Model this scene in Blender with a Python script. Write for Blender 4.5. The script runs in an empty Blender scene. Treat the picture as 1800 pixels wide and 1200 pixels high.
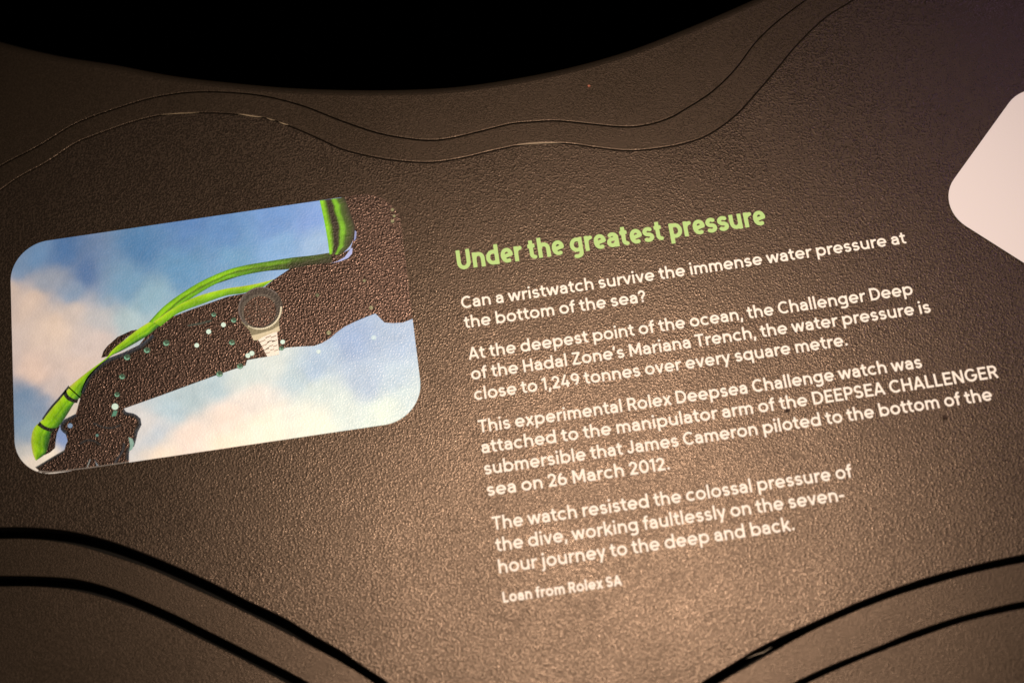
import bpy, bmesh, math, random
import numpy as np
from mathutils import Vector, Matrix
random.seed(4); np.random.seed(4)
scene = bpy.context.scene
col = scene.collection
MM = 0.001

# ------------------------------------------------------------------ camera
# the panel lies in the XY plane, lettering runs along +X; the camera leans over it
# from the -Y side, tilted TH off the normal and rolled PHI
F = 2500.0; PHI = math.radians(8.36); TH = math.atan(F / 7263.0); DIST = F * 0.42 / 1800
ax = np.array([1., 0, 0]); up0 = np.array([0, math.cos(TH), math.sin(TH)])
vd = np.array([0, math.sin(TH), -math.cos(TH)])
cr = math.cos(PHI) * ax - math.sin(PHI) * up0
cu = math.sin(PHI) * ax + math.cos(PHI) * up0
cpos = -vd * DIST
cam = bpy.data.cameras.new('camera'); camo = bpy.data.objects.new('camera', cam); col.objects.link(camo)
cam.sensor_width = 36; cam.lens = 50; cam.clip_start = 0.01; cam.clip_end = 50
camo.matrix_world = Matrix(((cr[0], cu[0], -vd[0], cpos[0]), (cr[1], cu[1], -vd[1], cpos[1]),
                            (cr[2], cu[2], -vd[2], cpos[2]), (0, 0, 0, 1)))
scene.camera = camo

def at(px, py, z=0.0):
    """a pixel of the 1800x1200 photograph -> the point of the plane at height z (metres)"""
    v = cr * ((px - 900) / F) + cu * ((600 - py) / F) + vd
    t = (z - cpos[2]) / v[2]
    p = cpos + v * t
    return (float(p[0]), float(p[1]))

_f = at(980, 400)
cam.dof.use_dof = True
cam.dof.focus_distance = float(np.dot(np.array([_f[0], _f[1], 0]) - cpos, vd))
cam.dof.aperture_fstop = 4.6

# ------------------------------------------------------------------ world, lamps, exposure
world = bpy.data.worlds.new('World'); scene.world = world; world.use_nodes = True
bgn = world.node_tree.nodes['Background']
bgn.inputs['Color'].default_value = (0.9, 0.8, 0.75, 1); bgn.inputs['Strength'].default_value = 0.004

def lamp(name, kind, loc, target, energy, color, **kw):
    l = bpy.data.lights.new(name, kind); o = bpy.data.objects.new(name, l); col.objects.link(o)
    o.location = loc; l.energy = energy; l.color = color
    o.rotation_euler = (Vector(target) - Vector(loc)).to_track_quat('-Z', 'Y').to_euler()
    for k, v in kw.items(): setattr(l, k, v)
    return o

hx, hy = at(1085, 965)
view = np.array([cpos[0] - hx, cpos[1] - hy, cpos[2]]); view /= np.linalg.norm(view)
mir = np.array([-view[0], -view[1], view[2]])
key = np.array([hx, hy, 0]) + mir * 1.05
lamp('gallery_spot', 'SPOT', key, (hx - 0.02, hy + 0.04, 0), 62, (1.0, 0.80, 0.62), spot_size=math.radians(48), spot_blend=1.0, shadow_soft_size=0.035)
vx, vy = at(2050, 150)
vv = np.array([cpos[0] - vx, cpos[1] - vy, cpos[2]]); vv /= np.linalg.norm(vv)
lamp('violet_spot', 'SPOT', np.array([vx, vy, 0]) + np.array([-vv[0], -vv[1], vv[2]]) * 1.3, (vx, vy, 0), 4.5, (0.62, 0.40, 1.0), spot_size=math.radians(34), spot_blend=1.0, shadow_soft_size=0.05)

scene.view_settings.view_transform = 'Standard'
scene.view_settings.look = 'None'
scene.view_settings.exposure = 0.0
scene.view_settings.gamma = 1.0
scene.view_settings.use_curve_mapping = False
scene.render.engine = 'CYCLES'
scene.render.resolution_x = 1024; scene.render.resolution_y = 682

# ------------------------------------------------------------------ helpers
def tag(o, label=None, cat=None, group=None, kind=None):
    if label: o['label'] = label
    if cat: o['category'] = cat
    if group: o['group'] = group
    if kind: o['kind'] = kind
    return o

def obj(name, verts, faces, mat, parent=None, colors=None):
    me = bpy.data.meshes.new(name); me.from_pydata(verts, [], faces); me.update()
    if colors is not None:
        a = me.color_attributes.new('ink', 'FLOAT_COLOR', 'POINT')
        a.data.foreach_set('color', np.asarray(colors, dtype=np.float32).ravel())
    o = bpy.data.objects.new(name, me); col.objects.link(o); me.materials.append(mat)
    if parent: o.parent = parent
    return o

def lin(c):
    c = np.asarray(c, float) / 255.
    return np.where(c <= 0.04045, c / 12.92, ((c + 0.055) / 1.055) ** 2.4)

def spline(pts, n=8):
    p = [np.array(q, float) for q in pts]
    p = [2 * p[0] - p[1]] + p + [2 * p[-1] - p[-2]]
    out = []
    for i in range(1, len(p) - 2):
        a, b, c, d = p[i - 1:i + 3]
        t0 = 0.; t1 = t0 + max(np.linalg.norm(b - a), 1e-6) ** .5; t2 = t1 + max(np.linalg.norm(c - b), 1e-6) ** .5; t3 = t2 + max(np.linalg.norm(d - c), 1e-6) ** .5
        for k in range(n):
            t = t1 + (t2 - t1) * k / n
            A1 = (t1 - t) / (t1 - t0) * a + (t - t0) / (t1 - t0) * b
            A2 = (t2 - t) / (t2 - t1) * b + (t - t1) / (t2 - t1) * c
            A3 = (t3 - t) / (t3 - t2) * c + (t - t2) / (t3 - t2) * d
            B1 = (t2 - t) / (t2 - t0) * A1 + (t - t0) / (t2 - t0) * A2
            B2 = (t3 - t) / (t3 - t1) * A2 + (t - t1) / (t3 - t1) * A3
            out.append(tuple((t2 - t) / (t2 - t1) * B1 + (t - t1) / (t2 - t1) * B2))
    out.append(tuple(p[-2]))
    return out

# ------------------------------------------------------------------ materials
def nodes(name):
    m = bpy.data.materials.new(name); m.use_nodes = True
    return m, m.node_tree, m.node_tree.nodes['Principled BSDF']

def grain(nt, scale, strength, dist=0.00026, flat=0.0):
    """pebbled leather grain, as a bump in real-world coordinates shared by panel and prints"""
    N = nt.nodes.new; L = nt.links.new
    geo = N('ShaderNodeNewGeometry')
    warp = N('ShaderNodeTexNoise'); warp.inputs['Scale'].default_value = scale * 0.45; warp.inputs['Detail'].default_value = 2
    L(geo.outputs['Position'], warp.inputs['Vector'])
    sc = N('ShaderNodeVectorMath'); sc.operation = 'SCALE'; sc.inputs['Scale'].default_value = 0.55 / scale
    L(warp.outputs['Color'], sc.inputs[0])
    add = N('ShaderNodeVectorMath'); add.operation = 'ADD'
    L(geo.outputs['Position'], add.inputs[0]); L(sc.outputs['Vector'], add.inputs[1])
    vor = N('ShaderNodeTexVoronoi'); vor.feature = 'SMOOTH_F1'; vor.inputs['Scale'].default_value = scale
    vor.inputs['Smoothness'].default_value = 0.35; vor.inputs['Randomness'].default_value = 1.0
    L(add.outputs['Vector'], vor.inputs['Vector'])
    n2 = N('ShaderNodeTexNoise'); n2.inputs['Scale'].default_value = scale * 1.9; n2.inputs['Detail'].default_value = 2; n2.inputs['Roughness'].default_value = 0.6
    L(add.outputs['Vector'], n2.inputs['Vector'])
    mul = N('ShaderNodeMath'); mul.operation = 'MULTIPLY_ADD'; mul.inputs[1].default_value = -1.35
    L(vor.outputs['Distance'], mul.inputs[0]); L(n2.outputs['Fac'], mul.inputs[2])
    b = N('ShaderNodeBump'); b.inputs['Strength'].default_value = strength; b.inputs['Distance'].default_value = dist
    L(mul.outputs[0], b.inputs['Height'])
    return b, mul, geo

def polish(nt, h, rough_socket, bs, pit):
    """the tops of the grain are rubbed glossier than its pits"""
    mr = nt.nodes.new('ShaderNodeMapRange'); mr.inputs['From Min'].default_value = -0.42; mr.inputs['From Max'].default_value = 0.12
    mr.inputs['To Min'].default_value = pit; mr.inputs['To Max'].default_value = -0.05
    nt.links.new(h.outputs[0], mr.inputs['Value'])
    ad = nt.nodes.new('ShaderNodeMath'); ad.operation = 'ADD'
    nt.links.new(mr.outputs['Result'], ad.inputs[0])
    if isinstance(rough_socket, float): ad.inputs[1].default_value = rough_socket
    else: nt.links.new(rough_socket, ad.inputs[1])
    nt.links.new(ad.outputs[0], bs.inputs['Roughness'])

def leather(name, base, base2, rough, scale, strength, spec=0.5, tint=(1, .73, .56, 1), pit=0.24):
    m, nt, bs = nodes(name)
    N = nt.nodes.new; L = nt.links.new
    b, h, geo = grain(nt, scale, strength)
    L(b.outputs['Normal'], bs.inputs['Normal'])
    big = N('ShaderNodeTexNoise'); big.inputs['Scale'].default_value = 22; big.inputs['Detail'].default_value = 6; big.inputs['Roughness'].default_value = 0.62
    L(geo.outputs['Position'], big.inputs['Vector'])
    r = N('ShaderNodeValToRGB'); r.color_ramp.elements[0].position = 0.35; r.color_ramp.elements[1].position = 0.68
    r.color_ramp.elements[0].color = (*base, 1); r.color_ramp.elements[1].color = (*base2, 1)
    L(big.outputs['Fac'], r.inputs['Fac'])
    L(r.outputs['Color'], bs.inputs['Base Color'])
    rr = N('ShaderNodeMapRange'); rr.inputs['From Min'].default_value = 0.3; rr.inputs['From Max'].default_value = 0.7
    rr.inputs['To Min'].default_value = rough + 0.05; rr.inputs['To Max'].default_value = rough - 0.04
    L(big.outputs['Fac'], rr.inputs['Value'])
    polish(nt, h, rr.outputs['Result'], bs, pit)
    bs.inputs['Specular IOR Level'].default_value = spec
    bs.inputs['Specular Tint'].default_value = tint
    return m

def ink(name, color=None, rough=0.5, strength=0.25, spec=0.3, scale=1150, tint=(1, .9, .8, 1), pit=0.0):
    m, nt, bs = nodes(name)
    b, h, geo = grain(nt, scale, strength)
    nt.links.new(b.outputs['Normal'], bs.inputs['Normal'])
    if color is None:
        at_ = nt.nodes.new('ShaderNodeAttribute'); at_.attribute_name = 'ink'
        nt.links.new(at_.outputs['Color'], bs.inputs['Base Color'])
    else: bs.inputs['Base Color'].default_value = (*color, 1)
    bs.inputs['Roughness'].default_value = rough
    if pit: polish(nt, h, rough, bs, pit)
    bs.inputs['Specular IOR Level'].default_value = spec
    bs.inputs['Specular Tint'].default_value = tint
    return m

M_panel = leather('dark_leather', (.008, .0062, .005), (.013, .0098, .0076), 0.27, 1300, 0.27, spec=0.50, pit=0.14)
M_fine = leather('fine_leather', (.010, .0075, .0055), (.014, .0105, .0075), 0.30, 1800, 0.20, spec=0.42, pit=0.11)
M_core, _, _b = nodes('black_core'); _b.inputs['Base Color'].default_value = (.004, .0035, .003, 1); _b.inputs['Roughness'].default_value = 0.8; _b.inputs['Specular IOR Level'].default_value = 0.1
M_floor, _, _b = nodes('dark_floor'); _b.inputs['Base Color'].default_value = (.002, .002, .002, 1); _b.inputs['Roughness'].default_value = 0.9; _b.inputs['Specular IOR Level'].default_value = 0.05
M_text = ink('white_vinyl', (.78, .76, .74), 0.5, 0.04)
M_head = ink('pale_green_vinyl', (.36, .585, .22), 0.5, 0.04)
M_pic = ink('picture_ink', None, 0.33, 0.27, 0.4, pit=0.15)
M_black = ink('black_ink', None, 0.25, 0.42, 0.68, tint=(1, .66, .54, 1), pit=0.20)
M_card = ink('white_card', (.665, .64, .69), 0.55, 0.05)

# ------------------------------------------------------------------ floor
S = 3.0
fl = obj('floor', [(-S, -S, -0.9), (S, -S, -0.9), (S, S, -0.9), (-S, S, -0.9)], [(0, 1, 2, 3)], M_floor)
tag(fl, kind='structure')

# ------------------------------------------------------------------ stepped panel plates
def plate(name, outline_px, z, thick, mat, label, cat, group=None, bevel=0.0005, soft=None, soft_r=0.0045):
    pts = [at(x, y, z) for x, y in outline_px]
    area = sum(a[0] * b[1] - b[0] * a[1] for a, b in zip(pts, pts[1:] + pts[:1]))
    if area < 0: pts = pts[::-1]
    bm = bmesh.new()
    top = [bm.verts.new((x, y, z)) for x, y in pts]
    f = bm.faces.new(top)
    bmesh.ops.recalc_face_normals(bm, faces=[f])
    if f.normal.z < 0: f.normal_flip()
    ex = bmesh.ops.extrude_face_region(bm, geom=[f])
    low = [v for v in ex['geom'] if isinstance(v, bmesh.types.BMVert)]
    # extruded copy becomes the top; push the original down
    for v in top: v.co.z = z - thick
    bmesh.ops.recalc_face_normals(bm, faces=bm.faces)
    if bevel:
        es = [e for e in bm.edges if all(abs(v.co.z - z) < 1e-7 for v in e.verts) and len(e.link_faces) == 2 and abs(e.link_faces[0].normal.z - e.link_faces[1].normal.z) > 0.5]
        keys = np.array([at(x, y, z) for x, y in soft]) if soft else np.zeros((0, 2))
        isoft = lambda e: len(keys) and all(np.min(np.hypot(keys[:, 0] - v.co.x, keys[:, 1] - v.co.y)) < 2e-5 for v in e.verts)
        big = [e for e in es if isoft(e)]; es = [e for e in es if not isoft(e)]
        bmesh.ops.bevel(bm, geom=es, offset=bevel, segments=3, profile=0.5, affect='EDGES', clamp_overlap=False)
        if big:
            big = [e for e in big if e.is_valid]
            bmesh.ops.bevel(bm, geom=big, offset=soft_r, segments=6, profile=0.5, affect='EDGES', clamp_overlap=False)
    bmesh.ops.triangulate(bm, faces=[f for f in bm.faces if len(f.verts) > 4])
    me = bpy.data.meshes.new(name); bm.to_mesh(me); bm.free()
    o = bpy.data.objects.new(name, me); col.objects.link(o); me.materials.append(mat)
    return tag(o, label, cat, group)

lineA = [(-400, 620), (-250, 480), (-100, 358), (0, 293), (67, 258), (133, 218), (200, 193), (267, 173), (333, 163), (400, 163), (467, 170), (533, 187), (600, 213),
         (667, 235), (733, 246), (767, 247), (800, 242), (850, 230), (900, 218), (933, 215), (977, 213), (1033, 218), (1083, 223), (1117, 223), (1150, 217), (1183, 205), (1200, 195),
         (1250, 163), (1290, 125), (1330, 73), (1367, 38), (1417, 0), (1500, -60), (1620, -150), (1760, -240)]
lineB = [(-400, 670), (-250, 525), (-100, 405), (0, 335), (33, 312), (83, 285), (133, 252), (167, 238), (233, 215), (283, 203), (333, 199), (400, 200), (467, 208), (517, 225), (567, 247), (600, 262),
         (667, 278), (727, 285), (767, 285), (817, 277), (867, 265), (917, 255), (950, 252), (1000, 253), (1050, 260), (1100, 265), (1140, 263), (1200, 253),
         (1243, 238), (1293, 203), (1330, 163), (1367, 120), (1400, 80), (1450, 32), (1500, 0), (1590, -60), (1700, -135), (1820, -200)]
voidE = [(-400, -60), (-250, -10), (-120, 30), (0, 68), (100, 92), (200, 108), (300, 127), (400, 139), (500, 148), (600, 152), (700, 152), (800, 147), (900, 133), (1000, 113), (1100, 85), (1200, 47), (1310, 0), (1400, -42), (1500, -95), (1600, -150), (1720, -230)]
g1l_up = [(-400, 1000), (-200, 950), (-80, 930), (0, 927), (50, 927), (117, 933), (183, 948), (233, 965), (300, 992), (367, 1022), (433, 1055), (500, 1087), (550, 1117), (600, 1145), (633, 1168), (680, 1199), (740, 1245), (800, 1310), (850, 1400)]
g1l_lo = [(-400, 1020), (-200, 970), (-80, 949), (0, 946), (67, 947), (133, 957), (200, 977), (267, 1000), (333, 1030), (400, 1060), (467, 1093), (533, 1127), (600, 1163), (633, 1183), (657, 1199), (715, 1245), (772, 1310), (822, 1400)]
g2l_up = [(-400, 1085), (-200, 1035), (-80, 1014), (0, 1012), (67, 1013), (133, 1018), (183, 1030), (233, 1048), (300, 1077), (367, 1110), (433, 1143), (500, 1177), (540, 1199), (620, 1250), (680, 1310), (730, 1400)]
g2l_lo = [(-400, 1104), (-200, 1054), (-80, 1033), (0, 1030), (67, 1030), (133, 1037), (200, 1055), (267, 1080), (333, 1112), (400, 1145), (467, 1180), (500, 1198), (585, 1250), (648, 1310), (698, 1400)]
g1r_up = [(1085, 1400), (1120, 1310), (1175, 1245), (1237, 1198), (1283, 1170), (1333, 1140), (1383, 1115), (1433, 1093), (1500, 1063), (1567, 1037), (1633, 1015), (1700, 997), (1800, 975), (1950, 953), (2100, 945), (2300, 950)]
g1r_lo = [(1110, 1400), (1145, 1310), (1200, 1245), (1265, 1198), (1300, 1178), (1340, 1155), (1400, 1121), (1433, 1104), (1500, 1074), (1567, 1048), (1633, 1027), (1700, 1008), (1800, 987), (1950, 965), (2100, 957), (2300, 962)]
g2r_up = [(1195, 1400), (1250, 1310), (1320, 1245), (1400, 1198), (1467, 1167), (1533, 1141), (1600, 1113), (1667, 1090), (1733, 1072), (1800, 1057), (1950, 1038), (2100, 1030), (2300, 1035)]
g2r_lo = [(1215, 1400), (1270, 1310), (1340, 1245), (1422, 1198), (1483, 1170), (1567, 1136), (1633, 1112), (1700, 1090), (1800, 1068), (1950, 1049), (2100, 1041), (2300, 1046)]
sp = spline
panel_out = sp(lineB) + [(2100, -260), (2300, -260)] + sp(g1r_up)[::-1] + sp(g1l_up)[::-1]
panel = plate('information_panel', panel_out, 0, 0.012, M_panel, 'large dark brown leather-grained panel carrying the lettering and the picture', 'panel')
TH_ = 0.008
up = lambda pts, d: [(x, y + d) for x, y in pts]
plate('contour_band', sp(lineA) + up(sp(lineB), -0.7)[::-1], 0.0004, TH_, M_fine, 'narrow wavy brown band between two thin seams above the panel', 'panel band', 'contour bands round the panel', 0.00045)
band = bpy.data.objects['contour_band']
def edge_highlight(px, w, name='worn_highlight', par=None, z=0.0006):  # pale sliver: an edge highlight painted in as light brown, like a worn chip
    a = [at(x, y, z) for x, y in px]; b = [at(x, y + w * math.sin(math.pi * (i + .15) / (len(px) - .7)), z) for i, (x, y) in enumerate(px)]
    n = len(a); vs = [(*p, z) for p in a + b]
    obj(name, vs, [(i, n + i, n + i + 1, i + 1) for i in range(n - 1)], M_highlight, par or band)
M_highlight, _, _b = nodes('highlight_paint'); _b.inputs['Base Color'].default_value = (.20, .15, .095, 1); _b.inputs['Roughness'].default_value = .5  # light brown stands in for the sheen along the edges
edge_highlight([(906, 255.5), (917, 253.2), (930, 251.6), (945, 250.3), (960, 250), (975, 250.6), (988, 251.6)], 2.6)
edge_highlight([(418, 200.5), (428, 201), (440, 202.8), (452, 204.6), (462, 206)], 2.0)
edge_highlight([(468, 207), (476, 209.5), (484, 211.5)], 1.6)
edge_highlight([(490, 214), (498, 216.5), (507, 219.5)], 2.2)
edge_highlight([(283, 202), (300, 200), (318, 198.8), (336, 198.3), (350, 198.2)], 1.2)
edge_highlight([(1312, 1157), (1322, 1152), (1332, 1148), (1342, 1145), (1352, 1139), (1358, 1136)], 1.2, par=panel, z=-0.002)  # bright line in the groove, its highlight painted as a chip
plate('back_ledge', sp(voidE) + up(sp(lineA), -1.4)[::-1], 0.0003, TH_, M_fine, 'smooth brown ledge under the black void at the top', 'ledge', None, 0.0003, sp(voidE))
plate('contour_band', sp(g1l_lo) + sp(g2l_up)[::-1], -0.001, TH_, M_fine, 'curved brown band between two black grooves below the picture', 'panel band', 'contour bands round the panel', 0.0004)
plate('contour_plate', sp(g2l_lo) + [(500, 1400), (-400, 1400)], -0.0014, TH_, M_fine, 'dark brown plate filling the bottom left corner under the curved grooves', 'panel plate', 'outer contour plates', 0.0004)
plate('contour_band', sp(g1r_lo) + sp(g2r_up)[::-1], -0.001, TH_, M_fine, 'curved brown band between two black grooves at bottom right', 'panel band', 'contour bands round the panel', 0.0004)
plate('contour_plate', sp(g2r_lo) + [(2300, 1400), (1500, 1400)], -0.0014, TH_, M_fine, 'dark brown plate filling the bottom right corner under the grooves', 'panel plate', 'outer contour plates', 0.0004)
base = plate('base_board', sp(up(voidE, 25)) + [(2100, -200), (2300, -200), (2300, 1400), (-400, 1400)], -0.0125, 0.02, M_core, 'black base board seen at the bottom of the curved grooves', 'board', None, 0)

# ------------------------------------------------------------------ lettering: stroke skeletons grown to outlines
def arc(cx, cy, rx, ry, a0, a1, n=None):
    n = n or max(4, int(abs(a1 - a0) / 11))
    return [(cx + rx * math.cos(math.radians(a0 + (a1 - a0) * i / n)), cy + ry * math.sin(math.radians(a0 + (a1 - a0) * i / n))) for i in range(n + 1)]

XH = 0.73
def ring(cx, cy, rx, ry): return arc(cx, cy, rx, ry, 0, 360, 32)
# glyph: (ink width, left bearing, right bearing, strokes); a stroke may be ('dot', x, y)
R_, S_, D_ = 0.045, 0.085, 0.02
LOW = {
 'a': (.60, .05, .08, [[(.52, 0), (.52, .45)] + arc(.295, .44, .225, .21, 0, 158)[1:], [(.52, .42), (.30, .405)] + arc(.275, .243, .195, .163, 88, 272) + arc(.29, .30, .23, .22, 275, 345)]),
 'b': (.76, S_, R_, [[(.08, 0), (.08, 1.03)], ring(.38, .365, .30, .288)]),
 'c': (.68, R_, .03, [arc(.38, .365, .30, .288, 47, 313)]),
 'd': (.76, R_, S_, [[(.68, 0), (.68, 1.03)], ring(.38, .365, .30, .288)]),
 'e': (.755, R_, R_, [[(.10, .355), (.675, .355)] + arc(.38, .365, .30, .288, 2, 318)]),
 'f': (.44, .03, .0, [[(.19, 0), (.19, .80)] + arc(.375, .80, .185, .16, 180, 82)[1:], [(.0, .655), (.42, .655)]]),
 'g': (.73, R_, S_, [ring(.36, .385, .285, .272), [(.65, .73), (.65, -.02)] + arc(.37, -.03, .28, .165, 0, -142)[1:]]),
 'h': (.66, S_, .08, [[(.08, 0), (.08, 1.03)], arc(.33, .41, .25, .24, 180, 0) + [(.58, 0)]]),
 'i': (.16, S_, S_, [[(.08, 0), (.08, .73)], ('dot', .08, .945)]),
 'j': (.27, .0, S_, [[(.19, .73), (.19, -.06)] + arc(.02, -.06, .17, .14, 0, -88)[1:], ('dot', .19, .945)]),
 'k': (.62, S_, D_, [[(.08, 0), (.08, 1.03)], [(.10, .24), (.53, .73)], [(.24, .40), (.56, 0)]]),
 'l': (.16, S_, S_, [[(.08, 0), (.08, 1.03)]]),
 'm': (1.03, S_, .08, [[(.08, 0), (.08, .73)], arc(.298, .43, .218, .22, 180, 0) + [(.515, 0)], arc(.733, .43, .218, .22, 180, 0) + [(.95, 0)]]),
 'n': (.66, S_, .08, [[(.08, 0), (.08, .73)], arc(.33, .41, .25, .24, 180, 0) + [(.58, 0)]]),
 'o': (.76, R_, R_, [ring(.38, .365, .30, .288)]),
 'p': (.76, S_, R_, [[(.08, -.27), (.08, .73)], ring(.38, .365, .30, .288)]),
 'q': (.76, R_, S_, [[(.68, -.27), (.68, .73)], ring(.38, .365, .30, .288)]),
 'r': (.42, S_, .01, [[(.08, 0), (.08, .73)], arc(.36, .37, .28, .28, 180, 76)]),
 's': (.56, .05, .05, [arc(.275, .508, .185, .145, 28, 268) + arc(.285, .222, .20, .145, 92, -150)]),
 't': (.46, .02, .02, [[(.20, .93), (.20, .25)] + arc(.38, .25, .18, .172, 180, 282)[1:], [(.0, .655), (.43, .655)]]),
 'u': (.66, .08, S_, [[(.58, .73), (.58, 0)], [(.08, .73), (.08, .32)] + arc(.33, .32, .25, .24, 180, 360)[1:]]),
 'v': (.66, D_, D_, [[(.065, .73), (.33, .03)], [(.595, .73), (.33, .03)]]),
 'w': (1.02, D_, D_, [[(.065, .73), (.285, .03)], [(.51, .70), (.285, .03)], [(.51, .70), (.735, .03)], [(.955, .73), (.735, .03)]]),
 'x': (.64, D_, D_, [[(.07, .73), (.57, 0)], [(.57, .73), (.07, 0)]]),
 'y': (.66, D_, D_, [[(.065, .73), (.335, .03)], [(.595, .73), (.22, -.27)]]),
 ',': (.2, .05, .06, [[(.125, .15), (.05, -.16)]]), '.': (.2, .06, .06, [('dot', .1, .10)]),
 '-': (.40, .05, .05, [[(.0, .36), (.38, .36)]]), '\u2019': (.2, .03, .02, [[(.125, 1.03), (.06, .72)]]),
}
UPP = {
 'A': (.84, .02, .02, [[(.075, 0), (.42, .985)], [(.765, 0), (.42, .985)], [(.19, .28), (.65, .28)]]),
 'C': (.83, .05, .03, [arc(.46, .5, .385, .425, 46, 314)]),
 'D': (.80, S_, R_, [[(.08, 0), (.08, 1)], [(.08, .92), (.32, .92)] + arc(.33, .5, .39, .42, 88, -88) + [(.32, .08), (.08, .08)]]),
 'E': (.60, S_, .05, [[(.08, 0), (.08, 1)], [(.08, .92), (.59, .92)], [(.08, .51), (.55, .51)], [(.08, .08), (.59, .08)]]),
 'G': (.88, .05, .06, [arc(.46, .5, .385, .425, 46, 345) + [(.83, .44)], [(.50, .46), (.905, .46)]]),
 'H': (.74, S_, S_, [[(.08, 0), (.08, 1)], [(.66, 0), (.66, 1)], [(.08, .51), (.66, .51)]]),
 'J': (.52, .03, .08, [[(.43, 1), (.43, .30)] + arc(.245, .30, .185, .22, 0, -165)[1:]]),
 'L': (.56, S_, .03, [[(.08, 0), (.08, 1)], [(.08, .08), (.55, .08)]]),
 'M': (.92, S_, S_, [[(.08, 0), (.08, 1)], [(.84, 0), (.84, 1)], [(.11, .96), (.46, .22)], [(.81, .96), (.46, .22)]]),
 'N': (.76, S_, S_, [[(.08, 0), (.08, 1)], [(.68, 0), (.68, 1)], [(.11, .95), (.65, .05)]]),
 'P': (.66, S_, .03, [[(.08, 0), (.08, 1)], [(.08, .92), (.34, .92)] + arc(.34, .685, .235, .235, 88, -88) + [(.34, .45), (.08, .45)]]),
 'R': (.70, S_, .03, [[(.08, 0), (.08, 1)], [(.08, .92), (.36, .92)] + arc(.36, .695, .225, .225, 88, -88) + [(.36, .47), (.08, .47)], [(.37, .47), (.62, 0)]]),
 'S': (.66, .05, .05, [arc(.33, .705, .235, .215, 24, 262) + arc(.335, .285, .245, .205, 86, -156)]),
 'T': (.70, .03, .03, [[(.35, 0), (.35, .92)], [(0, .92), (.70, .92)]]),
 'U': (.74, S_, S_, [[(.08, 1), (.08, .36)] + arc(.37, .36, .29, .28, 180, 360)[1:] + [(.66, 1)]]),
 'Z': (.66, .05, .05, [[(.03, .92), (.59, .92), (.06, .08), (.64, .08)]]),
 '0': (.72, .05, .05, [ring(.36, .5, .28, .42)]),
 '1': (.36, .03, .08, [[(.27, 0), (.27, 1)], [(.02, .80), (.27, .94)]]),
 '2': (.62, .05, .05, [arc(.295, .68, .225, .24, 172, -32) + [(.09, .085), (.61, .08)]]),
 '4': (.70, .04, .04, [[(.40, 1), (.07, .27), (.68, .27)], [(.50, .55), (.50, 0)]]),
 '6': (.66, .05, .05, [ring(.33, .32, .25, .24), [(.095, .36)] + arc(.44, .42, .345, .50, 172, 108)]),
 '9': (.66, .05, .05, [ring(.33, .68, .25, .24), [(.565, .64)] + arc(.22, .58, .345, .50, -8, -72)]),
 '?': (.56, .03, .03, [arc(.27, .70, .205, .22, 172, -45) + [(.28, .42), (.28, .27)], ('dot', .28, .10)]),
}

class Face:
    """one lettering style: stroke width, x-height and horizontal width"""
    def __init__(s, w, xh, kx, kb, custom=None, dot=1.2, cell=0.032, asc=1.03):
        s.w, s.xh, s.kx, s.kb, s.custom, s.dot, s.cell, s.cache, s.asc = w, xh, kx, kb, custom or {}, dot, cell, {}, asc
    def remap(s, ch, p):
        hw = s.w / 2
        x = hw + (p[0] - .08) * s.kx
        if ch in UPP and ch not in s.custom: y = np.interp(p[1], [0, .08, .92, 1], [0, hw, 1 - hw, 1])
        else: y = np.interp(p[1], [-.27, -.19, 0, .08, .65, .73, 1.03], [-.28, -.28 + .8 * hw, 0, hw, s.xh - hw, s.xh, s.asc])
        return (x, float(y))
    def glyph(s, ch):
        if ch in s.cache: return s.cache[ch]
        wd, lb, rb, st = s.custom.get(ch) or LOW.get(ch) or UPP.get(ch)
        hw = s.w / 2; segs = []; dots = []
        for k in st:
            if k[0] == 'dot': dots.append(s.remap(ch, k[1:])); continue
            p = [s.remap(ch, q) for q in k]
            closed = math.hypot(p[0][0] - p[-1][0], p[0][1] - p[-1][1]) < 1e-4
            for i in range(len(p) - 1):
                segs.append((p[i], p[i + 1], (i == 0 and not closed), (i == len(p) - 2 and not closed)))
        W = s.w + (wd - .16) * s.kx
        c = s.cell
        gx = np.arange(-3 * c, W + 4 * c, c) + c * .37; gy = np.arange(-.36, 1.14, c) + c * .21
        PX, PY = np.meshgrid(gx, gy); d = np.full(PX.shape, 9.)
        for a, b, e0, e1 in segs:
            dx, dy = b[0] - a[0], b[1] - a[1]; L = math.hypot(dx, dy) or 1e-6; dx /= L; dy /= L
            t = (PX - a[0]) * dx + (PY - a[1]) * dy; q = np.abs((PX - a[0]) * dy - (PY - a[1]) * dx)
            dd = np.where(t < 0, np.maximum(q - hw, -t) if e0 else np.hypot(q, t) - hw, np.where(t > L, np.maximum(q - hw, t - L) if e1 else np.hypot(q, t - L) - hw, q - hw))
            if e0: dd = np.where(t >= 0, np.maximum(dd, -t), dd)
            d = np.minimum(d, dd)
        for a in dots: d = np.minimum(d, np.hypot(PX - a[0], PY - a[1]) - hw * s.dot)
        s.cache[ch] = (W, lb * s.kb, rb * s.kb, *iso(gx, gy, d))
        return s.cache[ch]

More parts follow.
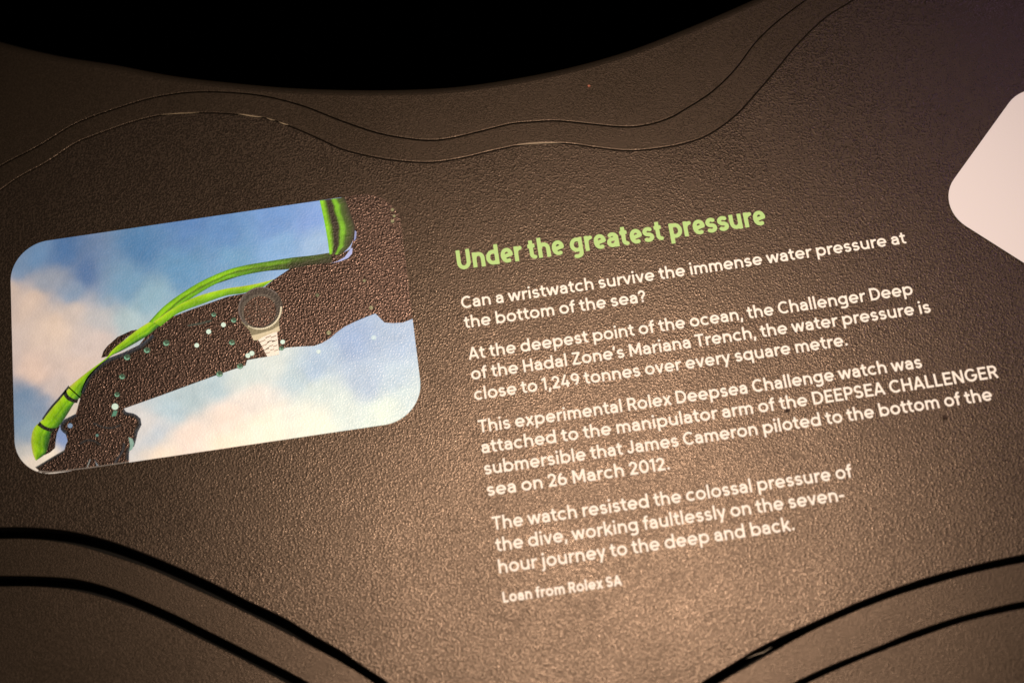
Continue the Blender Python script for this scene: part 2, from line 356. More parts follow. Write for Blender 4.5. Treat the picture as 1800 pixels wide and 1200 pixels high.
def iso(gx, gy, d):
    """fill of d < 0 on a grid: runs of whole cells become strips, border cells are clipped"""
    V, Fc, idx = [], [], {}
    def vert(x, y):
        k = (round(x, 7), round(y, 7))
        if k not in idx: idx[k] = len(V); V.append((x, y))
        return idx[k]
    ins = d < 0
    for j in range(len(gy) - 1):
        for i in range(len(gx) - 1):
            c = ((i, j), (i + 1, j), (i + 1, j + 1), (i, j + 1))
            n = sum(ins[q[1], q[0]] for q in c)
            if n == 0: continue
            poly = []
            for a, b in zip(c, c[1:] + c[:1]):
                da, db = d[a[1], a[0]], d[b[1], b[0]]
                if da < 0: poly.append(vert(gx[a[0]], gy[a[1]]))
                if (da < 0) != (db < 0):
                    t = da / (da - db); t = min(max(t, .001), .999)
                    poly.append(vert(gx[a[0]] + t * (gx[b[0]] - gx[a[0]]), gy[a[1]] + t * (gy[b[1]] - gy[a[1]])))
            poly = [p for k, p in enumerate(poly) if p != poly[k - 1]]
            if len(poly) >= 3: Fc.append(tuple(poly))
    return V, Fc

def set_line(name, text, face, cap, x0, x1, y, mat, parent, z=0.00015, space=0.30):
    """one line of lettering from ink x0 to ink x1 (mm), baseline y (mm)"""
    gl = []; x = 0; first = True
    for ch in text:
        if ch == ' ': x += space; continue
        W, lb, rb, V, Fc = face.glyph(ch)
        if first: x = -lb; first = False
        gl.append((x + lb, V, Fc)); x += lb + W + rb; last = rb
    sx = (x1 - x0) / ((x - last) * cap)
    print('LINE', text[:20], 'stretch %.3f' % sx)
    vs, fs = [], []
    for gx0, V, Fc in gl:
        n = len(vs)
        vs += [((x0 + (gx0 + vx) * sx * cap) * MM, (y + vy * cap) * MM, z) for vx, vy in V]
        fs += [tuple(n + i for i in f) for f in Fc]
    return obj(name, vs, fs, mat, parent)

def text_root(name, x, y, label, cat, group=None):
    e = bpy.data.objects.new(name, None); col.objects.link(e); e.location = (x * MM, y * MM, 0); e.empty_display_size = 0.01
    return tag(e, label, cat, group)

def text_block(name, lines, face, cap, mat, label, cat, group=None, **kw):
    rx, ry = lines[0][1], lines[0][3]
    root = text_root(name, rx, ry, label, cat, group)
    for t, x0, x1, y in lines:
        o = set_line('text_line', t, face, cap, x0 - rx, x1 - rx, y - ry, mat, root, **kw)
    return root

HK = {
 'U': (.70, .08, .06, [[(.08, 1), (.08, .34)] + arc(.35, .34, .27, .27, 180, 360)[1:] + [(.62, 1)]]),
 'n': (.62, .08, .06, [[(.08, 0), (.08, .73)], arc(.31, .41, .23, .24, 180, 0) + [(.54, 0)]]),
 'd': (.64, .04, .08, [[(.56, 0), (.56, 1.03)], [(.56, .60)] + arc(.35, .37, .27, .285, 75, 285) + [(.56, .14)]]),
 'e': (.62, .04, .03, [[(.10, .30), (.53, .40)] + arc(.325, .40, .225, .25, 0, 180)[0:] + arc(.34, .35, .24, .27, 180, 302)]),
 'r': (.40, .08, .0, [[(.08, 0), (.08, .73)], arc(.34, .40, .26, .25, 180, 84)]),
 't': (.44, .0, .02, [[(.19, .95), (.19, .22)] + arc(.36, .22, .17, .142, 180, 280)[1:], [(.0, .655), (.40, .655)]]),
 'h': (.62, .08, .06, [[(.08, 0), (.08, 1.03)], arc(.31, .41, .23, .24, 180, 0) + [(.54, 0)]]),
 'g': (.64, .04, .08, [[(.56, .61)] + arc(.345, .38, .265, .27, 75, 285) + [(.56, .17)], [(.56, .73), (.56, -.02)] + arc(.33, -.03, .23, .165, 0, -125)[1:]]),
 'a': (.60, .04, .08, [[(.52, 0), (.52, .45)] + arc(.305, .44, .215, .21, 0, 140)[1:], [(.52, .43), (.30, .40)] + arc(.275, .24, .195, .16, 90, 270) + [(.38, .10), (.52, .24)]]),
 's': (.54, .04, .03, [arc(.275, .508, .185, .145, 36, 255) + arc(.265, .222, .20, .145, 75, -140)]),
 'p': (.64, .08, .04, [[(.08, -.27), (.08, .73)], [(.08, .60)] + arc(.29, .365, .27, .285, 105, -105) + [(.08, .14)]]),
 'u': (.62, .06, .08, [[(.54, .73), (.54, 0)], [(.08, .73), (.08, .32)] + arc(.31, .32, .23, .24, 180, 360)[1:]]),
}
body = Face(0.162, 0.73, 1.0, 1.0)
bold = Face(0.20, 0.75, 0.95, 0.9)
head = Face(0.205, 0.80, 0.92, 0.75, HK, cell=0.03, asc=1.08)
CAP = 5.35
G = 'white lettering paragraphs on the panel'
text_block('heading_text', [('Under the greatest pressure', -18.0, 112.4, 34.64)], head, 8.4, M_head, 'large pale green heading above the white paragraphs', 'heading', space=.26)
text_block('paragraph_text', [('Can a wristwatch survive the immense water pressure at', -18.5, 167.6, 17.30), ('the bottom of the sea?', -18.5, 57.2, 8.53)],
           body, CAP, M_text, 'white paragraph of two lines ending in a question mark', 'paragraph', G)
text_block('paragraph_text', [('At the deepest point of the ocean, the Challenger Deep', -18.5, 165.2, -5.22), ('of the Hadal Zone\u2019s Mariana Trench, the water pressure is', -18.5, 170.5, -13.93),
           ('close to 1,249 tonnes over every square metre.', -18.4, 134.4, -22.68)], body, CAP, M_text, 'white paragraph about tonnes of water pressure in the trench', 'paragraph', G)
text_block('paragraph_text', [('This experimental Rolex Deepsea Challenge watch was', -18.4, 161.7, -36.41), ('attached to the manipulator arm of the DEEPSEA CHALLENGER', -18.35, 190.5, -45.05),
           ('submersible that James Cameron piloted to the bottom of the', -18.4, 185.9, -53.85), ('sea on 26 March 2012.', -18.4, 54.6, -62.58)], body, CAP, M_text,
           'longest white paragraph, four lines, with a line ending in capitals', 'paragraph', G)
text_block('paragraph_text', [('The watch resisted the colossal pressure of', -18.1, 124.8, -76.32), ('the dive, working faultlessly on the seven-', -18.0, 119.8, -84.92), ('hour journey to the deep and back.', -17.95, 98.2, -93.54)],
           body, CAP, M_text, 'lowest white paragraph, three lines, about the watch resisting the dive', 'paragraph', G)
text_block('credit_text', [('Loan from Rolex SA', -17.9, 28.5, -104.95)], bold, 4.15, M_text, 'small bold white credit line under the last paragraph', 'credit line', space=.27)

# ------------------------------------------------------------------ printed picture
PX0, PX1, PY0, PY1, PR = -206.45, -39.35, -27.3, 75.55, 16.5
def rr(x, y):     # signed distance (mm) to the rounded picture outline
    cx, cy = (PX0 + PX1) / 2, (PY0 + PY1) / 2
    qx = np.abs(x - cx) - (PX1 - PX0) / 2 + PR; qy = np.abs(y - cy) - (PY1 - PY0) / 2 + PR
    return np.hypot(np.maximum(qx, 0), np.maximum(qy, 0)) + np.minimum(np.maximum(qx, qy), 0) - PR

ILL = lin((255, 231, 210)) / 0.90        # light the picture stands in, to turn seen colours into ink
def inkc(c, k=1.0): return np.clip(lin(c) / ILL * k, 0.004, 0.88)

SKY = [(110, 440, 62, 112, 165), (60, 450, 92, 136, 180), (250, 440, 62, 122, 172), (330, 395, 72, 124, 182), (400, 410, 78, 132, 188), (480, 380, 90, 138, 196), (540, 390, 108, 148, 208), (150, 480, 72, 112, 162), (40, 470, 110, 142, 178),
 (28, 505, 212, 186, 172), (60, 530, 226, 196, 178), (130, 515, 124, 150, 180), (85, 497, 150, 158, 175), (220, 500, 100, 148, 182), (320, 470, 82, 140, 182), (420, 450, 96, 152, 192), (500, 430, 112, 160, 205), (555, 430, 138, 172, 218),
 (100, 580, 230, 200, 180), (135, 550, 210, 190, 180), (180, 560, 188, 184, 186), (260, 520, 128, 168, 188), (230, 560, 168, 190, 196), (60, 650, 228, 194, 176), (140, 640, 220, 192, 178), (170, 600, 214, 192, 184), (90, 688, 210, 186, 176), (40, 700, 105, 136, 168), (70, 712, 116, 142, 172),
 (30, 740, 112, 142, 172), (45, 762, 128, 154, 178), (40, 792, 196, 190, 184), (60, 820, 228, 208, 190), (330, 700, 170, 190, 196), (380, 678, 172, 194, 202), (300, 722, 172, 194, 204), (268, 770, 184, 194, 204), (250, 760, 212, 204, 200), (290, 800, 242, 216, 192), (330, 770, 238, 212, 196), (400, 780, 250, 222, 194),
 (400, 735, 242, 216, 200), (440, 700, 232, 216, 204), (430, 660, 202, 212, 210), (470, 760, 248, 228, 204), (520, 660, 178, 198, 206), (560, 640, 158, 182, 206), (620, 600, 140, 166, 202), (700, 590, 156, 178, 204), (640, 660, 166, 186, 208), (700, 660, 174, 194, 208),
 (600, 720, 206, 216, 214), (680, 720, 212, 222, 216), (725, 690, 192, 208, 212), (550, 740, 234, 228, 212), (480, 630, 208, 214, 212), (560, 690, 200, 212, 214), (620, 440, 150, 165, 215), (100, 760, 105, 135, 185), (115, 770, 110, 140, 190), (125, 725, 220, 200, 180), (90, 805, 245, 224, 200)]
def vnoise(x, y, seed):
    rs = np.random.RandomState(seed); T = rs.rand(64, 64)
    xi, yi = np.floor(x).astype(int), np.floor(y).astype(int); fx, fy = x - xi, y - yi
    fx = fx * fx * (3 - 2 * fx); fy = fy * fy * (3 - 2 * fy)
    g = lambda a, b: T[a % 64, b % 64]
    return (g(xi, yi) * (1 - fx) + g(xi + 1, yi) * fx) * (1 - fy) + (g(xi, yi + 1) * (1 - fx) + g(xi + 1, yi + 1) * fx) * fy
def fbm(x, y, seed, o=4): return sum((vnoise(x * 2 ** k, y * 2 ** k, seed + k) - .5) / 2 ** k for k in range(o))
CELL = 0.9
gx = np.arange(PX0 - 2 * CELL, PX1 + 2 * CELL, CELL) + .31; gy = np.arange(PY0 - 2 * CELL, PY1 + 2 * CELL, CELL) + .17
GX, GY = np.meshgrid(gx, gy)
V, Fc = iso(gx, gy, rr(GX, GY))
V = np.array(V)
sk = np.array([(*[c / MM for c in at(a, b)], *inkc((r, g, bb))) for a, b, r, g, bb in SKY])
wx = V[:, 0] + 5 * fbm(V[:, 0] / 12, V[:, 1] / 12, 3); wy = V[:, 1] + 5 * fbm(V[:, 0] / 12, V[:, 1] / 12, 11)
d2 = (wx[:, None] - sk[None, :, 0]) ** 2 + (wy[:, None] - sk[None, :, 1]) ** 2
wt = 1 / (d2 + 14) ** 1.9
C = (wt @ sk[:, 2:5]) / wt.sum(1, keepdims=True)
C = C * (1 + .08 * fbm(V[:, 0] / 16, V[:, 1] / 12, 21) + .09 * fbm(V[:, 0] / 3, V[:, 1] / 3, 31, 2))[:, None]
g_ = C.mean(1, keepdims=True); C = np.clip(g_ + (C - g_) * .88, .004, .88)
ZP = 0.0001
pic = obj('photo_print', [(x * MM, y * MM, ZP) for x, y in V], Fc, M_pic, None, np.c_[C, np.ones(len(C))])
tag(pic, 'rounded colour picture of a black robot arm against blue sky and cloud', 'picture')

def clip_round(pts):
    """keep a printed shape inside the picture's rounded outline"""
    out = []
    for x, y in pts:
        for _ in range(40):
            dd = float(rr(np.array(x), np.array(y)))
            if dd < 0.03: break
            e = .05
            nx = (float(rr(np.array(x + e), np.array(y))) - dd) / e; ny = (float(rr(np.array(x), np.array(y + e))) - dd) / e
            x -= nx * (dd - .02); y -= ny * (dd - .02)
        out.append((x, y))
    return out
def mmp(p): return tuple(c / MM for c in at(*p))

def patch(name, px, color, z, mat=None, parent=None, smooth=0, label=None, k=1.0, raw=None):
    pts = spline(list(px) + [px[0]], smooth)[:-1] if smooth else list(px)
    pts = [mmp(p) for p in pts]; dn = []
    for a, b in zip(pts, pts[1:] + pts[:1]):
        nd = max(1, int(math.hypot(a[0] - b[0], a[1] - b[1]) / 2.0))
        dn += [(a[0] + (b[0] - a[0]) * i / nd, a[1] + (b[1] - a[1]) * i / nd) for i in range(nd)]
    pts = clip_round(dn)
    bm = bmesh.new()
    vs = [bm.verts.new((x * MM, y * MM, z)) for x, y in pts]
    f = bm.faces.new(vs); f.normal_update()
    if f.normal.z < 0: f.normal_flip()
    bmesh.ops.triangulate(bm, faces=[f])
    me = bpy.data.meshes.new(name); bm.to_mesh(me); bm.free()
    a = me.color_attributes.new('ink', 'FLOAT_COLOR', 'POINT')
    c = raw if raw is not None else inkc(color, k)
    a.data.foreach_set('color', np.tile(np.r_[c, 1].astype(np.float32), len(me.vertices)))
    o = bpy.data.objects.new(name, me); col.objects.link(o); me.materials.append(mat or M_pic)
    o.parent = parent or pic
    if label: o['label'] = label
    return o

def ribbon(name, upper, lower, prof, z, parent=None, mat=None, n=10, jit=.12, prof2=None, fade=(.55, 1)):
    """a printed hose: strip between two edges, colours prof = [(t, rgb)] across it"""
    A = [np.array(mmp(p)) for p in spline(upper, 6)]; B = [np.array(mmp(p)) for p in spline(lower, 6)]
    def resample(P, m):
        P = np.array(P); s = np.r_[0, np.cumsum(np.hypot(*np.diff(P, axis=0).T))]
        q = np.linspace(0, s[-1], m); return np.c_[np.interp(q, s, P[:, 0]), np.interp(q, s, P[:, 1])]
    m = 60; A = resample(A, m); B = resample(B, m)
    ts = np.linspace(0, 1, n + 1); vs, cs, fs = [], [], []
    pt = [p[0] for p in prof]; pc = np.array([inkc(p[1], .85) for p in prof])
    if prof2: qt = [p[0] for p in prof2]; qc = np.array([inkc(p[1]) for p in prof2])
    for i in range(m):
        row = []
        for t in ts: row.append(tuple(A[i] * (1 - t) + B[i] * t))
        row = clip_round(row)
        for t, (x, y) in zip(ts, row):
            vs.append((x * MM, y * MM, z))
            tt = min(max(t + jit * float(fbm(np.array(i / 7.), np.array(t * 1.5 + 40), 51)), 0), 1)
            c = np.array([np.interp(tt, pt, pc[:, k]) for k in range(3)]) * (1 + .5 * float(fbm(np.array(i / 5.), np.array(t * 2), 61)))
            if prof2:
                u = min(max((i / (m - 1) - fade[0]) / (fade[1] - fade[0]) + .5 * float(fbm(np.array(i / 4.), np.array(t * 3), 71)), 0), 1)
                c = c * (1 - u) + u * np.array([np.interp(tt, qt, qc[:, k]) for k in range(3)])
            cs.append((*np.clip(c, .003, .8), 1))
    for i in range(m - 1):
        for j in range(n):
            a = i * (n + 1) + j; q = (a, a + n + 1, a + n + 2, a + 1)
            (x0, y0), (x1, y1), (x2, y2) = [vs[k][:2] for k in q[:3]]
            fs.append(q if (x1 - x0) * (y2 - y0) - (y1 - y0) * (x2 - x0) > 0 else q[::-1])
    return obj(name, vs, fs, mat or M_pic, parent or pic, cs)

Z1, Z2, Z3, Z4, Z5 = [ZP + k * 0.00003 for k in (1, 2, 3, 4, 5)]
BLK = np.array((.006, .005, .0048))
arm = [(600, 346), (655, 338), (720, 340), (728, 380), (735, 470), (740, 558), (724, 561), (708, 567), (691, 568), (676, 567), (669, 560), (660, 551), (644, 557), (625, 565), (606, 574), (591, 585), (581, 594), (566, 603), (552, 608), (528, 609), (503, 611),
       (490, 616), (469, 627), (450, 630), (434.5, 633), (432, 642), (390, 656), (340, 674), (280, 696), (218, 718), (220, 723.5), (236, 727), (247, 735), (249, 746), (242.5, 759), (240, 770), (236, 784), (227, 792), (227, 811), (160, 824), (75, 832), (62, 821),
       (90, 804), (113.5, 790), (116, 781), (119, 775), (116, 763.5), (107, 755), (106, 746), (113.5, 737), (133.5, 727), (137, 715), (141, 701), (142, 688), (151, 666), (162, 652), (189, 630), (218, 619), (245, 606), (265, 580), (289, 562), (334, 545), (400, 521.5), (429, 516),
       (464.5, 505), (482, 491), (509, 473), (545, 456), (578, 446), (600, 446), (616, 438), (620, 425), (624, 405), (616, 380), (606, 360)]
patch('robot_arm', arm, None, Z1, M_black, raw=BLK)
patch('arm_loop', [(178, 629), (182, 617), (189, 608), (207, 592), (231, 581), (243, 579), (222, 594), (196, 618), (190, 626)], None, Z1, M_black, raw=BLK)
patch('arm_tail', [(106, 748), (100, 762), (98, 776), (97, 787), (88, 795), (78, 800), (84, 785), (88, 770), (91, 757), (98, 750)], None, Z1, M_black, raw=BLK)
GRN = [(0, (70, 120, 20)), (.2, (130, 190, 10)), (.42, (150, 205, 15)), (.55, (60, 95, 15)), (.72, (125, 190, 10)), (1, (80, 140, 20))]
LIM = [(0, (185, 180, 70)), (.18, (170, 212, 5)), (.4, (150, 200, 5)), (.52, (108, 165, 15)), (.62, (146, 200, 10)), (.82, (66, 132, 25)), (1, (40, 72, 30))]
DRK = [(0, (60, 95, 25)), (.3, (75, 110, 20)), (.6, (45, 60, 15)), (1, (28, 30, 14))]
ribbon('green_hose', [(380, 482), (424, 468), (469, 460), (513, 453), (550, 449), (582, 444)], [(380, 499), (424, 485), (469, 476.5), (509, 473), (548, 466), (584, 462)], DRK, Z2, prof2=[(0, (46, 58, 20)), (1, (30, 30, 14))], fade=(.6, .95))
ribbon('green_hose', [(262, 566), (289, 538), (322.5, 513.5), (356, 493.5), (400, 474.6), (424, 468), (469, 460), (513, 453)], [(282, 572), (300, 553), (334, 526), (378, 500), (400, 491), (424, 484.6), (469, 476), (509, 473)], GRN, Z3, prof2=DRK, fade=(.62, .98))
ribbon('green_hose', [(270, 566), (300, 545), (330, 528), (356, 518), (400, 507), (424.5, 503.5), (455, 498), (482, 491)], [(282, 574), (311, 552), (334, 542), (356, 534), (400, 519), (424.5, 516), (445, 510), (464, 503.5)], LIM[:3] + [(1, (90, 150, 20))], Z4)
ribbon('green_hose', [(264, 565), (245, 577), (222.5, 594.5), (196, 617), (189, 627), (156, 652), (138, 666), (120, 681)], [(283, 571), (262, 588), (245, 599), (213, 617), (195, 626), (160, 659), (150, 674), (141, 700)], LIM, Z2)
ribbon('green_hose', [(122, 680), (111, 695), (92, 716), (73, 739), (60, 752), (55, 772), (58, 797), (63, 809)], [(142, 698), (131, 708), (120, 726), (104.5, 748), (91, 760), (86, 781), (80, 797), (64, 809)], LIM, Z2)
ribbon('hose_collar', [(116, 684), (120, 694), (130, 701), (138, 702)], [(111, 692), (117, 701), (128, 707), (136, 708)], [(0, (20, 24, 18)), (1, (24, 30, 20))], Z4)
ribbon('hose_collar', [(70, 741), (78, 748), (88, 752), (98, 752)], [(66, 747), (76, 754), (87, 758), (95, 758)], [(0, (20, 24, 18)), (1, (24, 30, 20))], Z4)
ribbon('hose_dark_edge', [(121, 677), (104, 698), (88, 716), (74, 736)], [(122, 681), (108, 699), (92, 717), (76, 738)], [(0, (40, 48, 60)), (1, (30, 40, 30))], Z4)  # thin dark line along the upper edge of the printed hose
ribbon('green_hose', [(562, 353), (567, 375), (573, 405), (577, 430), (579, 447)], [(606, 347), (616, 375), (624, 405), (617, 430), (600, 448)],
       [(0, (120, 185, 30)), (.1, (140, 205, 25)), (.2, (90, 125, 25)), (.27, (34, 26, 18)), (.45, (40, 34, 18)), (.53, (120, 180, 30)), (.62, (120, 180, 25)), (.72, (66, 92, 24)), (.85, (58, 70, 26)), (1, (38, 32, 22))], Z3, n=22, jit=.05)
patch('sky_gap', [(582, 463), (600, 459), (612, 454), (619, 446), (620, 436), (617, 437), (606, 452), (594, 459)], (160, 165, 205), Z4)
patch('sky_gap', [(624, 405), (627, 408), (626, 420), (622, 425), (623, 415)], (130, 135, 175), Z4)

# bluish rims and glints of the arm and its claw
RIM = [(0, (52, 62, 74)), (.5, (34, 38, 46)), (1, (14, 13, 14))]
def rim(px, w, prof=RIM):
    out = []
    for i, p in enumerate(px):
        a = np.array(px[max(i - 1, 0)], float); b = np.array(px[min(i + 1, len(px) - 1)], float); t = (b - a) / np.linalg.norm(b - a)
        out.append((p[0] - t[1] * w, p[1] + t[0] * w))
    ribbon('arm_rim', px, out, prof, Z2)
rim([(142, 690), (151, 667), (162, 653), (189, 631), (218, 620), (245, 607), (268, 588)], 7)
rim([(219, 719), (222, 723.5), (236, 727), (246, 735), (248, 746), (242, 758), (240, 768)], 6)
rim([(240, 770), (236, 783), (228, 792), (227, 809)], 6)
rim([(116, 763.5), (108, 756), (106.5, 746), (113.5, 738), (133, 727)], 6)
rim([(64, 820), (90, 804), (113, 790.5)], 4, [(0, (150, 140, 130)), (.4, (40, 42, 46)), (1, (14, 13, 14))])
rim([(200, 812), (208, 800), (214, 790), (216, 778)], 5, [(0, (20, 19, 20)), (.5, (40, 44, 54)), (1, (16, 15, 16))])
rim([(165, 742), (180, 748), (196, 750), (212, 745)], 4, [(0, (16, 15, 16)), (.5, (36, 38, 42)), (1, (14, 13, 14))])
rim([(140, 778), (152, 772), (166, 773), (178, 780)], 4, [(0, (16, 15, 16)), (.5, (34, 36, 40)), (1, (14, 13, 14))])

# the wristwatch in the picture
def ell(cx, cy, rx, ry, rot, a0=0, a1=360, n=40):
    c, s = math.cos(math.radians(rot)), math.sin(math.radians(rot)); o = []
    for i in range(n if a1 - a0 == 360 else n + 1):
        t = math.radians(a0 + (a1 - a0) * i / n); x, y = rx * math.cos(t), ry * math.sin(t)
        o.append((cx + x * c - y * s, cy + x * s + y * c))
    return o
watch = patch('wristwatch', [(424, 566), (432, 574), (438, 580), (443, 592), (446, 598), (451, 599), (470, 589), (492, 581), (491, 573), (490, 553), (492, 540), (470, 540)], (128, 114, 86), Z2)
patch('end_link', [(442, 590), (446, 598), (453.6, 597.5), (462, 593), (474, 588), (492, 581.5), (491, 572.5), (478, 580), (462, 585), (450, 588)], (206, 184, 148), Z3, parent=watch)
patch('bracelet', [(454, 597.5), (462, 611), (470, 627), (491, 623), (489, 602), (487, 583), (474, 587.5), (462, 592.5)], (240, 216, 194), Z3 + 0.00001, parent=watch)
patch('bezel', ell(458, 542, 39.5, 37, -25), (58, 49, 43), Z3, parent=watch)
patch('dial', ell(457, 548, 29, 26.5, -25), None, Z4, M_black, parent=watch, raw=np.array((.02, .015, .013)))
def annulus(name, e0, e1, color, z, parent):
    a = [mmp(p) for p in e0]; b = [mmp(p) for p in e1]; n = len(a)
    vs = [(x * MM, y * MM, z) for x, y in a + b]; fs = [(i, i + 1, n + i + 1, n + i) for i in range(n - 1)]
    return obj(name, vs, fs, M_pic, parent, np.tile(np.r_[inkc(color), 1], (len(vs), 1)))
annulus('dial_ring', ell(457, 548, 29, 26.5, -25, 130, 350), ell(457, 547, 32.5, 30, -25, 130, 350), (84, 73, 62), Z5, watch)
annulus('bezel_rim', ell(458, 542, 39.5, 37, -25, 150, 345), ell(458, 542, 36.8, 34.5, -25, 150, 345), (92, 80, 74), Z5, watch)
bz = []
for i in range(26):
    a = 22 + i * 5.2
    (cx, cy), = ell(458, 543, 36.5, 35, -25, a, a + 1, 1)[:1]
    bz.append((cx, cy))
vs, fs = [], []
for cx, cy in bz:
    p = [mmp(q) for q in ell(cx, cy, 1.9, 1.6, 0, n=8)]; n = len(vs); vs += [(x * MM, y * MM, Z5) for x, y in p]; fs.append(tuple(range(n, n + 8))[::-1])
mv, mf = [], []
for i in range(12):
    for q in [ell(457, 548, 21.5 if i % 3 else 20.5, 19.5 if i % 3 else 18.5, -25, i * 30, i * 30 + 1, 1)[0]]:
        p = [mmp(w) for w in ell(q[0], q[1], 1.7 if i % 3 else 2.4, 1.5, i * 30 - 25, n=8)]; n = len(mv); mv += [(x * MM, y * MM, Z5) for x, y in p]; mf.append(tuple(range(n, n + 8))[::-1])
for (qx, qy) in [(451, 541), (464, 545), (454, 556)]:
    a = [mmp(w) for w in ell(qx, qy, 4.6, 4.2, 0, n=16)]; b = [mmp(w) for w in ell(qx, qy, 3.7, 3.4, 0, n=16)]; n = len(mv)
    mv += [(x * MM, y * MM, Z5) for x, y in a + b]; mf += [(n + k, n + 16 + k, n + 16 + (k + 1) % 16, n + (k + 1) % 16) for k in range(16)]
obj('dial_markers', mv, mf, M_pic, watch, np.tile(np.r_[inkc((78, 66, 56)), 1], (len(mv), 1)))
obj('bezel_beads', vs, fs, M_pic, watch, np.tile(np.r_[inkc((225, 205, 170)), 1], (len(vs), 1)))
for (a, b, w) in [((456, 601), (486, 589), 1.5), ((460, 608), (487, 597), 1.4), ((464, 615), (488, 606), 1.3), ((467, 621), (489, 614), 1.1)]:
    d = 3.2
    m1 = (a[0] + (b[0] - a[0]) * .36, a[1] + (b[1] - a[1]) * .36); m2 = (a[0] + (b[0] - a[0]) * .68, a[1] + (b[1] - a[1]) * .68)
    patch('link_joint', [a, m1, (m1[0], m1[1] - d), (m2[0], m2[1] - d), m2, b, (b[0], b[1] + w), (m2[0], m2[1] + w), (m2[0], m2[1] - d + w), (m1[0], m1[1] - d + w), (m1[0], m1[1] + w), (a[0], a[1] + w)], (120, 98, 74), Z4, parent=watch)

# bolts and studs on the arm
WHT, MNT, DKG, TAN = (205, 220, 200), (120, 165, 135), (52, 78, 58), (128, 122, 84)
for (x, y, r, c) in [(367, 583, 4.5, WHT), (346, 607, 4.2, WHT), (393, 571, 4.3, WHT), (202.5, 714.6, 6, WHT), (123.5, 748, 4.5, (120, 140, 165)), (497, 601, 4.2, WHT), (436, 625, 4.5, WHT), (443, 621, 4.5, WHT),
                     (578, 585, 4, TAN), (652.5, 541, 3.5, TAN), (690, 369, 2.8, TAN), (693, 380, 2.5, TAN), (690, 389, 3, TAN), (640.5, 493.5, 2.6, TAN), (558, 519, 3.4, (92, 90, 62)), (657, 593.5, 4.5, (190, 205, 220)), (560, 618, 4, (205, 215, 215)), (171, 765, 2.6, (90, 130, 120))]:
    patch('stud', ell(x, y, r, r * .95, 0, n=14), c, Z3)
for (x, y, r) in [(292.5, 603, 6), (258.5, 615.6, 6), (223.6, 628, 6), (215, 662, 5.5), (206, 693.5, 5), (386, 657, 6), (408, 602, 5.5), (422, 643.5, 5.5), (495, 612, 4.5), (411, 563, 5), (376, 553, 4.5)]:
    o = patch('stud', ell(x, y, r, r * .9, 0, n=14), DKG, Z3)
    annulus('stud_rim', ell(x, y, r * .45, r * .4, 0, 20, 200, 10), ell(x, y, r * .85, r * .78, 0, 20, 200, 10), MNT, Z4, o)
patch('clamp_glint', [(226, 768), (233, 771), (236, 779), (233, 789), (227, 793), (229, 783)], (130, 160, 145), Z3)
patch('clamp_glint', [(200, 722), (207, 722), (204, 731), (196, 732)], (80, 130, 105), Z3)
patch('clamp_glint', [(158, 807), (160, 807), (155, 820), (152, 822)], (130, 130, 125), Z3)
patch('clamp_glint', [(166, 806), (169, 812), (174, 818), (170, 819)], (110, 115, 120), Z3)
patch('edge_line', [(68, 826.5), (90, 828.6), (160, 820.5), (227, 810.5), (227, 812.5), (160, 822.5), (90, 830.6), (66, 829)], (112, 98, 88), Z3)
patch('arm_marking', [(330, 571), (352, 567), (372, 562), (372, 565), (352, 571), (330, 574)], (50, 58, 50), Z3)

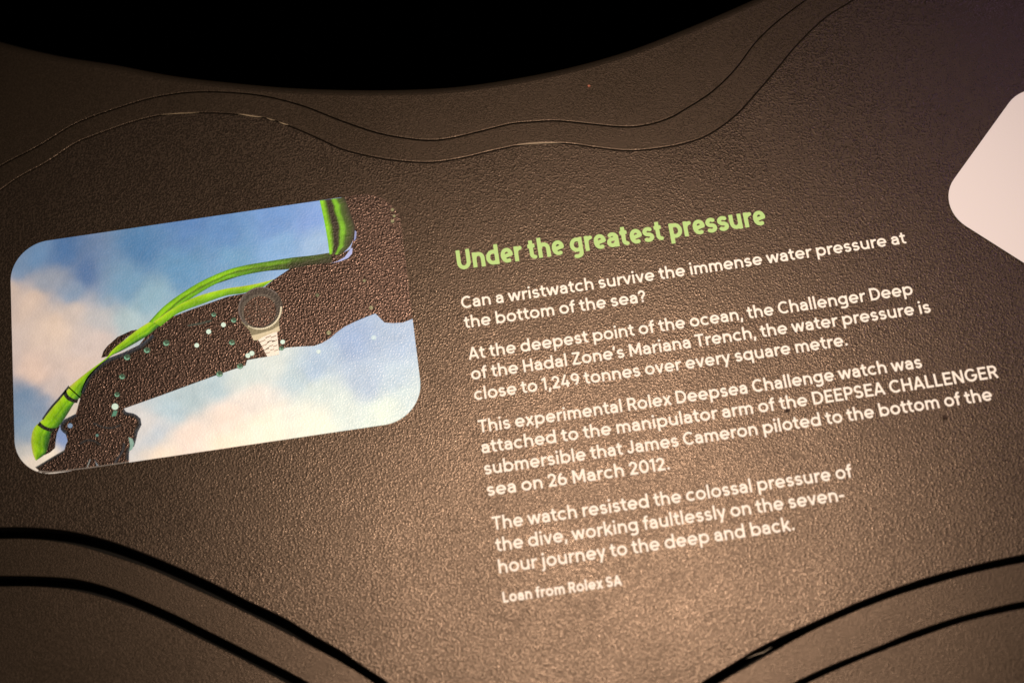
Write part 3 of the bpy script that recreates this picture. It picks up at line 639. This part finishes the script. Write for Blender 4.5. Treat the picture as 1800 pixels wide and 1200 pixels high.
# ------------------------------------------------------------------ white card, dust
ca, cb, cc = np.array(mmp((1796, 150))), np.array(mmp((1686.6, 301.6))), np.array(mmp((1701, 400.7))); cd = np.array(mmp((1800, 463.4)))
u1 = (ca - cb) / np.linalg.norm(ca - cb); u2 = (cd - cc) / np.linalg.norm(cd - cc)
A = np.array([u1, -u2]).T; s_ = np.linalg.solve(A, cc - cb); K = cb + u1 * s_[0]       # sharp corner
W1, W2 = 75, 75
quad = [K, K + u2 * W2, K + u1 * W1 + u2 * W2, K + u1 * W1]
def rounded(q, r, n=12):
    out = []
    for i in range(4):
        p, a, b = q[i], q[i - 1], q[(i + 1) % 4]
        ua = (a - p) / np.linalg.norm(a - p); ub = (b - p) / np.linalg.norm(b - p)
        h = math.acos(float(ua @ ub)) / 2; t = r / math.tan(h); c = p + (ua + ub) / np.linalg.norm(ua + ub) * r / math.sin(h)
        s0 = p + ua * t - c; s1 = p + ub * t - c
        a0 = math.atan2(s0[1], s0[0]); a1 = math.atan2(s1[1], s1[0]); da = (a1 - a0 + math.pi) % (2 * math.pi) - math.pi
        out += [c + r * np.array((math.cos(a0 + da * k / n), math.sin(a0 + da * k / n))) for k in range(n + 1)]
    return out
rp = rounded(quad, 15.5)
bm = bmesh.new(); z0, z1 = 0.00008, 0.0006
tp = [bm.verts.new((p[0] * MM, p[1] * MM, z1)) for p in rp]; bt = [bm.verts.new((p[0] * MM, p[1] * MM, z0)) for p in rp]
f = bm.faces.new(tp)
for i in range(len(rp)): bm.faces.new((tp[i - 1], tp[i], bt[i], bt[i - 1]))
bmesh.ops.recalc_face_normals(bm, faces=bm.faces)
f.normal_update()
if f.normal.z < 0: bmesh.ops.reverse_faces(bm, faces=bm.faces)
me = bpy.data.meshes.new('white_card'); bm.to_mesh(me); bm.free(); me.materials.append(M_card)
co = bpy.data.objects.new('white_card', me); col.objects.link(co)
tag(co, 'plain pinkish white card with a rounded corner entering at the right edge', 'card')

def speck(px, py, r, color, z, label, seed):
    m, nt, bs = nodes('speck_' + str(seed)); bs.inputs['Base Color'].default_value = (*lin(color), 1); bs.inputs['Roughness'].default_value = .8
    bm = bmesh.new(); bmesh.ops.create_icosphere(bm, subdivisions=2, radius=r)
    rs = random.Random(seed)
    for v in bm.verts: v.co *= 1 + rs.uniform(-.3, .3); v.co.z *= .6
    me = bpy.data.meshes.new('dust_speck'); bm.to_mesh(me); bm.free(); me.materials.append(m)
    o = bpy.data.objects.new('dust_speck', me); col.objects.link(o); o.location = (*at(px, py, z), z + r * .5)
    return tag(o, label, 'speck')
speck(1035, 152, .0006, (150, 90, 70), .0003, 'tiny pinkish speck on the smooth ledge near the black void', 1)
speck(1660, 733, .0009, (40, 20, 10), 0, 'dark crumb below the end of the line about the bottom', 2)
speck(1384, 722, .0007, (40, 22, 12), 0, 'dark crumb between two lines of the longest paragraph', 3)
